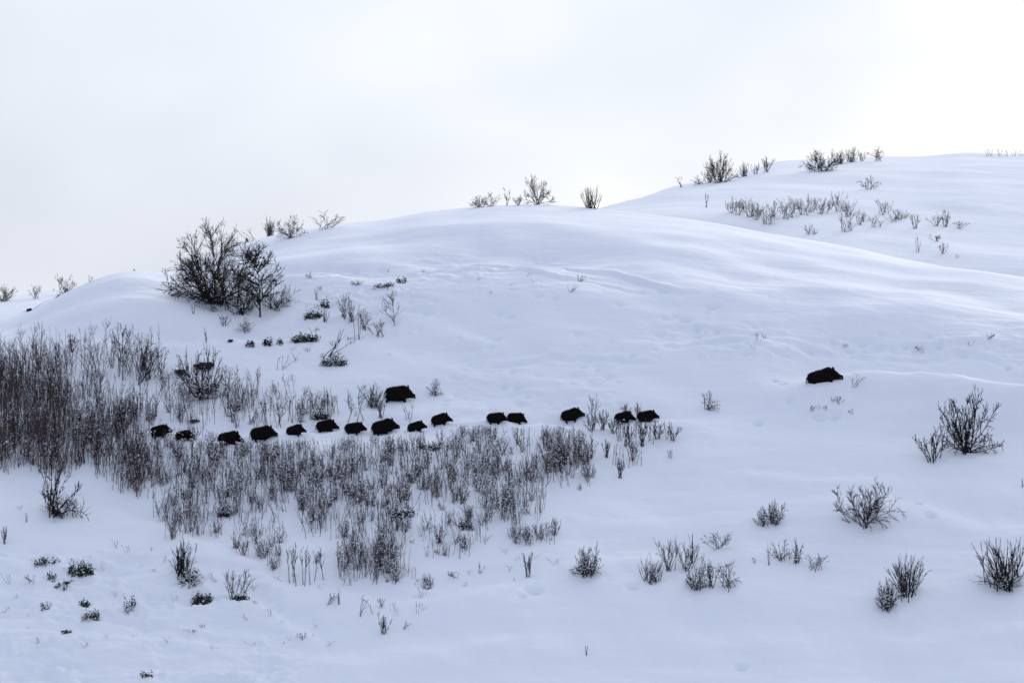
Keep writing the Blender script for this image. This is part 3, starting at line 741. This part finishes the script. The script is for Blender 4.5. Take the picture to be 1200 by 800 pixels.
def clod(u, v, w, h, label):
    x, y, z = ground(u, v); s = PX(y); rng = random.Random(int(u + v))
    import bmesh
    bm = bmesh.new(); bmesh.ops.create_icosphere(bm, subdivisions=3, radius=1.0)
    for p in bm.verts:
        c = p.co
        f = 1 + .15 * math.sin(3.1 * c.x + u) * math.cos(2.7 * c.z + v) + .2 * math.sin(6.3 * c.x + 4.1 * c.z + u) + rng.uniform(-.06, .06)
        p.co = Vector((c.x * w * s * .5 * f, c.y * .35 * f, c.z * h * s * .5 * f))
    me = bpy.data.meshes.new('earth_clod'); bm.to_mesh(me); bm.free(); me.materials.append(M_EARTH)
    for p in me.polygons: p.use_smooth = True
    o = link('earth_clod', me, None, (x, y, z + h * s * .2)); tag(o, label, 'clod of earth', 'dark clods of earth')
clod(212, 437, 16, 7, 'black clod of earth at the left of the tall loose bush')
clod(239, 431, 22, 9, 'larger black clod of earth seen through the tall loose bush')
clod(66, 601, 11, 6, 'dark lump of earth at the foot of the stocky little tree')
clod(35, 364, 8, 4, 'small dark clod on the far left ridge at the foot of a leaning twig')
clod(270, 400, 6, 3, 'tiny black clod under the bank edge')
clod(279, 478, 5, 4, 'small black clod at the foot of a thin sapling above the file')
clod(228, 493, 10, 2, 'thin dark sliver of earth under a snow hump behind the second boar')

# tiny sprig tips scattered over the open snow
TIPS = []
for k in range(6):
    rr_ = random.Random(400 + k)
    P_ = skeleton(rr_, ('sticks', 'sticks', 'weed')[k % 3], .45, .42, rr_.uniform(-.6, .6), .6)
    TIPS.append(tubes_mesh('sprig_tip', [(([Vector((p[0].x, p[0].y, -.15))] + p) if lv == 0 else p, (.008, .006, .005, .005)[lv], .0035) for lv, p in P_], (M_BARK, M_GREY)[k % 2]))
rt = random.Random(77)
for (u0, v0, du, dv, n, where) in [(130, 700, 130, 60, 34, 'on the lower left slope'), (300, 720, 90, 45, 22, 'below the thicket, left of the lowest sprig'), (410, 375, 70, 50, 26, 'on the bank right of the largest bush'),
                                   (560, 660, 90, 40, 22, 'on open snow below the right end of the thicket'), (620, 330, 170, 14, 10, 'along the rim of the smooth hollow under the dome'),
                                   (1030, 404, 160, 10, 9, 'in the rough band above the lone boar'), (970, 486, 30, 16, 7, 'on the snow below the lone boar'), (60, 580, 60, 20, 6, 'beside the dark stocky little tree')]:
    for k in range(n):
        x, y, z = ground(u0 + rt.uniform(-1, 1) * du, v0 + rt.uniform(-1, 1) * dv)
        o = link('sprig_tip', TIPS[rt.randrange(6)], None, (x, y, z - .03)); o.rotation_euler = (0, 0, rt.uniform(0, 6.28)); q = rt.uniform(.4, 1.15); o.scale = (q, q, q * rt.uniform(.5, 1))
        tag(o, 'tiny dark sprig tip ' + where, 'sprig', 'tiny sprig tips ' + where)

# ------------------------------------------------------------------ the thicket
def clump_template(seed, h, style, mtl):
    rng = random.Random(seed)
    st = STYLES[style]
    w = min(h * rng.uniform(.45, .85), .5 + .35 * h)
    P = skeleton(rng, style, w, h, rng.uniform(-.2, .4), rng.uniform(.7, 1.1))
    R0 = .0085 + .0034 * h
    rad = [R0, R0 * .55, R0 * .4, R0 * .35]
    pathsl = [(([Vector((p[0].x, p[0].y, -.25))] + p) if lv == 0 else p, rad[lv], .0035) for lv, p in P]
    sn = [at(p, rng.uniform(0, .9))[0] for lv, p in P if lv > 0 and rng.random() < .2]
    return tubes_mesh('thicket_stems', pathsl, mtl), (lumps_mesh('thicket_snow', sn, rng, .035, M_LOAD) if sn else None)
TPL = []      # (height, [meshes])
for hi, h in enumerate((0.7, 1.1, 1.6, 2.2, 3.0)):
    vs = []
    for k in range(6):
        vs.append(clump_template(1000 + hi * 10 + k, h, ('whip', 'whip', 'sapling', 'whip', 'weed', 'whip')[k] if h > 1 else ('whip', 'weed', 'arch', 'whip', 'weed', 'sticks')[k], (M_RED, M_BARK, M_RED, M_GREY, M_RED, M_BARK)[k]))
    TPL.append((h, vs))

up = lambda u: float(np.interp(u, [-20, 60, 110, 160, 220, 280, 330, 400, 470, 530, 600, 690], [440, 446, 466, 478, 486, 494, 510, 520, 528, 524, 522, 528]))
dn = lambda u: float(np.interp(u, [-20, 60, 120, 158, 168, 190, 270, 300, 345, 400, 440, 480, 520, 600, 650, 690], [548, 552, 562, 570, 606, 622, 638, 626, 606, 606, 606, 600, 598, 606, 594, 570]))
htp = lambda u, v: float(np.interp(u, [0, 60, 110, 170, 260, 360, 450, 520, 600, 690], [62, 56, 42, 40, 38, 34, 30, 32, 32, 28]))
dens = lambda u: float(np.interp(u, [-20, 110, 170, 300, 400, 480, 560, 620, 660, 700], [.56, .54, .52, .50, .40, .34, .40, .36, .30, .20]))
rng = random.Random(99)
plan = []
tries = 0
nodens = lambda u, v: float(noise(np.array([u / 45.0]), np.array([v / 22.0]), 91)[0])
while len(plan) < 1180 and tries < 60000:
    tries += 1
    u = rng.uniform(-20, 694); a, b = up(u), dn(u)
    b += 26 * (nodens(u * 2.2, 300) if u > 165 else .2 * nodens(u * 3, 300))
    v = rng.uniform(a - 16, b + 8)
    e = min((v - a + 16) / 26, (b + 10 - v) / (34 if u > 165 else 12), 1)
    d = dens(u) * max(e, .05) * (0.75 + .85 * nodens(u, v))
    if rng.random() > d: continue
    hp = htp(u, v) * (rng.uniform(.35, 1.0) if rng.random() < .85 else rng.uniform(.9, 1.35))
    # the animals' file stays open to view right of its third member
    if u > 292 and v > 500:
        top = float(np.interp(u, [292, 360, 440, 520, 700], [516, 513, 509, 500, 498]))
        hp = min(hp, (v - top) * 1.0)
        if hp < 9: continue
    if 168 < u < 292 and 503 < v < 585:
        hp = min(hp, v - (513 if u < 240 else 518) + (14 if rng.random() < .3 else 0))
        if hp < 9: continue
    if 168 < u < 292 and 470 < v <= 503: hp *= .8
    if 172 < u < 292 and 505 < v < 514 + (6 if u > 240 else 0) and rng.random() < .8: continue
    plan.append((u, v, hp))
# outliers: sparse patches round the thicket
for (u0, v0, du, dv, n, h0) in [(440, 655, 30, 20, 46, 38), (405, 670, 12, 15, 10, 34), (460, 672, 22, 14, 14, 30), (525, 632, 26, 22, 22, 24), (560, 625, 14, 14, 8, 24), (622, 632, 24, 8, 18, 20),
                             (590, 605, 16, 10, 14, 30), (300, 640, 30, 14, 12, 24), (420, 610, 60, 20, 34, 30), (240, 470, 60, 14, 26, 34), (330, 486, 60, 12, 26, 28), (400, 484, 20, 10, 5, 22),
                             (90, 436, 90, 10, 34, 50), (560, 512, 26, 6, 16, 26), (672, 540, 12, 8, 12, 34), (645, 525, 14, 8, 8, 30), (655, 515, 6, 6, 3, 32), (690, 545, 8, 20, 5, 20), (350, 655, 60, 14, 8, 20), (300, 470, 40, 10, 10, 26),
                             (470, 700, 40, 24, 9, 14), (155, 560, 14, 16, 12, 34)]:
    for k in range(n):
        v = v0 + rng.uniform(-1, 1) * dv; hp = h0 * rng.uniform(.6, 1.15)
        if u0 > 540 and v0 < 560: hp = min(hp, v - 498)
        if hp > 7: plan.append((u0 + rng.uniform(-1, 1) * du, v, hp))
items = []
for (u, v, hp) in plan:
    x, y = spot(u, v)
    items.append([u, v, hp, x, y])
zz = H(np.array([i[3] for i in items]), np.array([i[4] for i in items]))
for i, z in zip(items, zz): i.append(float(z))
order = sorted(range(len(items)), key=lambda k: -items[k][2] / items[k][4])
single = set(order[:282])
def pick(hm):
    k = min(range(len(TPL)), key=lambda i: abs(math.log(TPL[i][0] / hm)))
    return TPL[k][0], TPL[k][1][rng.randrange(len(TPL[k][1]))]
AC = {}
def arr(me):
    if me.name not in AC:
        co = np.zeros(len(me.vertices) * 3, np.float32); me.vertices.foreach_get('co', co)
        n = me.polygons[0].loop_total
        fi = np.zeros(len(me.loops), np.int32); me.loops.foreach_get('vertex_index', fi)
        AC[me.name] = (co.reshape(-1, 3), fi.reshape(-1, n))
    return AC[me.name]
def thicket_label(u):
    if u < 120: return ('bare stem clump in the tallest part of the thicket at the left edge', 'tall stems at the left edge of the thicket')
    if u < 300: return ('bare stem clump in the thicket round the three leftmost boars', 'stems in the left half of the thicket')
    if u < 480: return ('bare stem clump in the middle of the thicket, below the file of boars', 'stems in the middle of the thicket')
    return ('bare stem clump in the right end of the thicket, below the leading boars', 'stems at the right end of the thicket')
acc = {}; accs = ([], [], 0)
SV, SF, sb = [], [], 0
for idx, (u, v, hp, x, y, z) in enumerate(items):
    hm = hp * PX(y); th, (me, sn) = pick(hm)
    s = hm / th; s2 = s ** .5; a = rng.uniform(0, 6.28)
    if idx in single:
        lb, gp = thicket_label(u)
        o = link('thicket_sapling', me, None, (x, y, z - .02)); o.rotation_euler = (0, 0, a); o.scale = (s, s, s)
        tag(o, lb, 'sapling', gp)
        if sn and hp < 46: stuff(link('snow_load', sn, o))
        continue
    co, fi = arr(me)
    R = np.array([[math.cos(a), -math.sin(a), 0], [math.sin(a), math.cos(a), 0], [0, 0, 1]], np.float32) * s
    key = me.materials[0].name
    D = acc.setdefault(key, [[], [], 0])
    D[0].append(co @ R.T + np.array([x, y, z - .02], np.float32)); D[1].append(fi + D[2]); D[2] += len(co)
    if sn and rng.random() < (.35 if u < 200 else 1):
        co, fi = arr(sn); SV.append(co @ R.T + np.array([x, y, z - .02], np.float32)); SF.append(fi + sb); sb += len(co)
root = empty('thicket', (0, 0, 0))
root.location = (-10, 203, -5)
for key, D in acc.items():
    o = link('stems', np_mesh('stems', np.concatenate(D[0]) - np.array([-10, 203, -5], np.float32), np.concatenate(D[1]), bpy.data.materials[key], True), root)
o = link('snow_load', np_mesh('snow_load', np.concatenate(SV) - np.array([-10, 203, -5], np.float32), np.concatenate(SF), M_LOAD, True), root)
tag(root, 'mass of thin bare reddish-brown stems covering the middle left of the slope', 'thicket', None, 'stuff')
print('thicket', len(items))

# ------------------------------------------------------------------ wild boars
import bmesh
def ring_loft(bm, secs, n=20):
    rings = []
    for (x, zt, zb, hw, dy) in secs:
        r = []; zc = (zt + zb) / 2; hz = (zt - zb) / 2
        for k in range(n):
            t = 2 * math.pi * k / n
            c, s = math.cos(t), math.sin(t)
            w = hw * (1 - .12 * s)                    # a little narrower along the spine
            r.append(bm.verts.new((x, dy + w * c, zc + hz * s)))
        rings.append(r)
    for a, b in zip(rings, rings[1:]):
        for k in range(n): bm.faces.new((a[k], a[(k + 1) % n], b[(k + 1) % n], b[k]))
    bm.faces.new(rings[0][::-1]); bm.faces.new(rings[-1])
def limb(bm, pts, n=10):
    rings = []
    for i, (p, r) in enumerate(pts):
        q = pts[min(i + 1, len(pts) - 1)][0] - pts[max(i - 1, 0)][0]
        q.normalize(); a = q.cross(Vector((0, 1, 0))); a.normalize(); b = q.cross(a)
        rings.append([bm.verts.new(p + (a * math.cos(6.2832 * k / n) + b * math.sin(6.2832 * k / n)) * r) for k in range(n)])
    for a, b in zip(rings, rings[1:]):
        for k in range(n): bm.faces.new((a[k], a[(k + 1) % n], b[(k + 1) % n], b[k]))
    bm.faces.new(rings[0][::-1]); bm.faces.new(rings[-1])

def make_boar(seed, head=0.0, stride=(0.1, -0.06, -0.08, 0.1), hump=0.0, turn=0.0):
    """head: drop of the head in m; stride: forward shift of the four feet; turn: sideways swing of the head"""
    rng = random.Random(seed); bm = bmesh.new()
    secs = [(-.66, .62, .46, .03, 0), (-.645, .70, .38, .10, 0), (-.58, .79, .30, .155, 0), (-.45, .85, .235, .19, 0), (-.28, .875, .215, .215, 0), (-.10, .90, .21, .22, 0),
            (.06, .93 + hump * .5, .215, .22, 0), (.18, .95 + hump, .23, .215, 0), (.28, .935 + hump, .30, .195, turn * .02), (.36, .895, .34, .17, turn * .05), (.44, .85, .37, .145, turn * .09),
            (.51, .79, .385, .12, turn * .13), (.575, .715, .39, .098, turn * .17), (.64, .64, .39, .076, turn * .21), (.70, .60, .38, .066, turn * .25), (.745, .58, .385, .06, turn * .28), (.76, .56, .40, .05, turn * .285)]
    secs2 = []
    for (x, zt, zb, hw, dy) in secs:
        k = max(0, (x - .28) / .53); secs2.append((x - .05 * k * abs(head) * 4, zt - head * k, zb - head * k, hw, dy))
    ring_loft(bm, secs2)
    for i, sd_ in enumerate((-1, 1)):     # hind legs: hip, knee forward, hock back, hoof
        s = stride[i]; y = sd_ * .12
        limb(bm, [(Vector((-.47, y * .8, .60)), .15), (Vector((-.40 + s * .3, y, .42)), .13), (Vector((-.42 + s * .5, y, .33)), .10), (Vector((-.51 + s * .8, y, .22)), .062),
                  (Vector((-.50 + s, y, .09)), .045), (Vector((-.49 + s, y, .05)), .045), (Vector((-.47 + s, y, 0)), .038)])
    for i, sd_ in enumerate((-1, 1)):     # front legs
        s = stride[2 + i]; y = sd_ * .12
        limb(bm, [(Vector((.20, y * .8, .58)), .15), (Vector((.15 + s * .2, y, .40)), .12), (Vector((.17 + s * .5, y, .30)), .085), (Vector((.18 + s * .8, y, .19)), .06),
                  (Vector((.18 + s, y, .08)), .043), (Vector((.19 + s, y, .045)), .045), (Vector((.21 + s, y, 0)), .038)])
    # tail with a tuft
    limb(bm, [(Vector((-.62, 0, .66)), .030), (Vector((-.68, .01, .60)), .020), (Vector((-.705, .015, .50)), .018), (Vector((-.705, .02, .42)), .020), (Vector((-.70, .02, .36)), .024), (Vector((-.695, .02, .31)), .012)], 8)
    for sd_ in (-1, 1):                   # pricked ears
        k = .25; bx_ = Vector((.41, sd_ * .095 + turn * .07, .86 - head * k))
        limb(bm, [(bx_ - Vector((0, 0, .03)), .050), (bx_ + Vector((.0, sd_ * .02, .04)), .045), (bx_ + Vector((-.005, sd_ * .035, .09)), .028), (bx_ + Vector((-.015, sd_ * .045, .135)), .008)], 8)
    # jowl
    ring_loft(bm, [(.36, .60 - head * .15, .37 - head * .15, .10, turn * .05), (.46, .58 - head * .3, .385 - head * .3, .10, turn * .1), (.56, .54 - head * .5, .41 - head * .5, .06, turn * .16)], 12)
    me = bpy.data.meshes.new('boar_tmp'); bm.to_mesh(me); bm.free()
    o = bpy.data.objects.new('boar_tmp', me); C.objects.link(o)
    r = o.modifiers.new('r', 'REMESH'); r.mode = 'VOXEL'; r.voxel_size = .014; r.use_smooth_shade = True
    s = o.modifiers.new('s', 'SMOOTH'); s.factor = .6; s.iterations = 5
    dg = bpy.context.evaluated_depsgraph_get(); ev = o.evaluated_get(dg)
    body = bpy.data.meshes.new_from_object(ev); body.name = 'boar_body'
    bpy.data.objects.remove(o)
    body.materials.clear(); body.materials.append(M_FUR)
    n = len(body.vertices)
    co = np.zeros(n * 3, np.float32); no = np.zeros(n * 3, np.float32)
    body.vertices.foreach_get('co', co); body.vertex_normals.foreach_get('vector', no)
    co = co.reshape(-1, 3); no = no.reshape(-1, 3)
    amp = .010 * np.clip((co[:, 2] - .2) / .3, 0, 1)
    d = noise(co[:, 0] * 9 + co[:, 1] * 5, co[:, 2] * 11 + seed, seed) + .5 * noise(co[:, 0] * 24, co[:, 2] * 26 + co[:, 1] * 20, seed + 3)
    c2 = co + no * (amp * d)[:, None]
    body.vertices.foreach_set('co', c2.ravel().astype(np.float32)); body.update()
    # coarse bristles, longest along the spine and neck
    V = []; Fc = []; b = 0
    pr = random.Random(seed + 1); k = 0
    while k < 2300:
        i = pr.randrange(n); p = Vector(c2[i]); nn = Vector(no[i])
        if p.z < .30 or p.x > .60: continue
        spine = max(0, nn.z) * (1 if -.3 < p.x < .45 else .5)
        if pr.random() > .35 + spine: continue
        ln = pr.uniform(.03, .06) + .06 * max(0, nn.z - .5) * 2 * pr.random()
        d_ = (nn * .55 + Vector((-.8, 0, -.25 + .55 * spine)) + Vector((pr.gauss(0, .18), pr.gauss(0, .18), pr.gauss(0, .18)))).normalized()
        w = d_.cross(nn); 
        if w.length < 1e-3: continue
        w = w.normalized() * .006
        t = p + d_ * ln; q = p - nn * .01
        V += [tuple(q + w), tuple(q - w), tuple(t)]; Fc.append((b, b + 1, b + 2)); b += 3; k += 1
    root = empty('wild_boar', (0, 0, 0))
    bo = link('body', body, root)
    link('bristles', np_mesh('bristles', np.array(V), np.array(Fc), M_BRIS), bo)
    for sd_ in (-1, 1):
        e = bmesh.new(); bmesh.ops.create_uvsphere(e, u_segments=10, v_segments=8, radius=.013)
        em = bpy.data.meshes.new('eye'); e.to_mesh(em); e.free(); em.materials.append(M_EYE)
        link('eye', em, bo, (.53, sd_ * .103 + turn * .14, .66 - head * .47))
        tb = bmesh.new()
        limb(tb, [(Vector((0, 0, 0)), .009), (Vector((-.005, sd_ * .012, .025)), .007), (Vector((-.02, sd_ * .016, .045)), .002)], 6)
        tm = bpy.data.meshes.new('tusk'); tb.to_mesh(tm); tb.free(); tm.materials.append(M_TUSK)
        link('tusk', tm, bo, (.66, sd_ * .066 + turn * .22, .45 - head * .74))
    return root

protos = [make_boar(1, 0.0), make_boar(2, 0.05, (-.08, .12, .1, -.08)), make_boar(3, .09, (.06, .0, .12, -.1), .03), make_boar(4, .02, (.12, -.1, -.1, .12), .02, .4), make_boar(5, .13, (-.04, .08, -.06, .08), 0.01, -.3)]
# u left, u right, v of the back, v where the snow cuts the legs, prototype, yaw, label
BOARS = [
 (177, 204, 498, 513, 0, 8, 'last boar of the herd, leftmost, half hidden among thicket stems'),
 (206, 230, 503, 517, 1, -6, 'small second boar from the left, half hidden among thicket stems'),
 (256, 287, 505, 522, 2, 12, 'brownish third boar from the left, deepest in the thicket'),
 (294, 327, 498, 516, 3, 4, 'fourth boar from the left, first one standing clear of the thicket stems'),
 (337, 362, 496, 512, 4, -8, 'fifth boar from the left in the file, climbing a little'),
 (371, 399, 493, 507, 2, 6, 'sixth boar from the left in the file, below the snow-clotted bush'),
 (404, 431, 493, 509, 0, -4, 'seventh boar from the left in the file, below the tall forked sapling'),
 (437, 471, 488, 509, 3, 5, 'large eighth boar of the file, right below the boar walking above the file'),
 (479, 503, 490, 506, 1, -12, 'small ninth boar of the file, just behind the one that climbs ahead of it'),
 (507, 533, 481, 499, 4, 10, 'boar leading the left file, a little higher than those behind it'),
 (451, 488, 450, 471, 1, 3, 'big boar walking alone above the left file'),
 (570, 596, 485, 498, 0, 5, 'rear boar of the touching pair in the middle of the herd'),
 (593, 618, 483, 497, 2, -5, 'front boar of the touching pair in the middle of the herd'),
 (659, 688, 480, 495, 3, 2, 'boar walking by itself just behind the tall thin sapling'),
 (721, 747, 479, 496, 4, 14, 'left boar of the pair behind the grey twigs on the right of the herd'),
 (747, 774, 478, 495, 0, -5, 'right boar of the pair behind the grey twigs, head of the main herd'),
 (949, 990, 427, 446, 2, 0, 'lone boar far ahead of the herd on the snow fold at the right'),
]
used = set()
for (u0, u1, vt, vb, pi, yaw, lb) in BOARS:
    o = protos[pi] if pi not in used else copy_tree(protos[pi])
    used.add(pi)
    uc = (u0 + u1) / 2
    x, y, z = ground(uc, vb - 1)
    s = PX(y)
    Ln = (u1 - u0 - 1) * s / math.cos(math.radians(yaw)); sc = Ln / 1.42
    hv = (vb - vt) * s                              # visible height above the snow
    sink = .93 * sc - hv
    sink = min(max(sink, .22 * sc), .38 * sc)
    if lb.startswith('lone'): sink = .34 * sc
    hx = .35 * sc
    g = H(np.array([x - hx, x + hx]), np.array([y, y]))
    pit = math.atan2(g[1] - g[0], 2 * hx) * .8
    if lb.startswith('lone'): pit = math.radians(8)
    if lb.startswith('boar leading') or lb.startswith('fifth') or lb.startswith('small ninth'): pit = math.radians(9)
    o.location = (x - .07 * sc, y, float(g.mean()) - sink)
    o.rotation_euler = (0, -pit, math.radians(yaw))
    o.scale = (sc * 1.06, sc, sc * .88) if lb.startswith('lone') else (sc, sc, sc)
    tag(o, lb, 'wild boar', 'herd of wild boars crossing the snow')
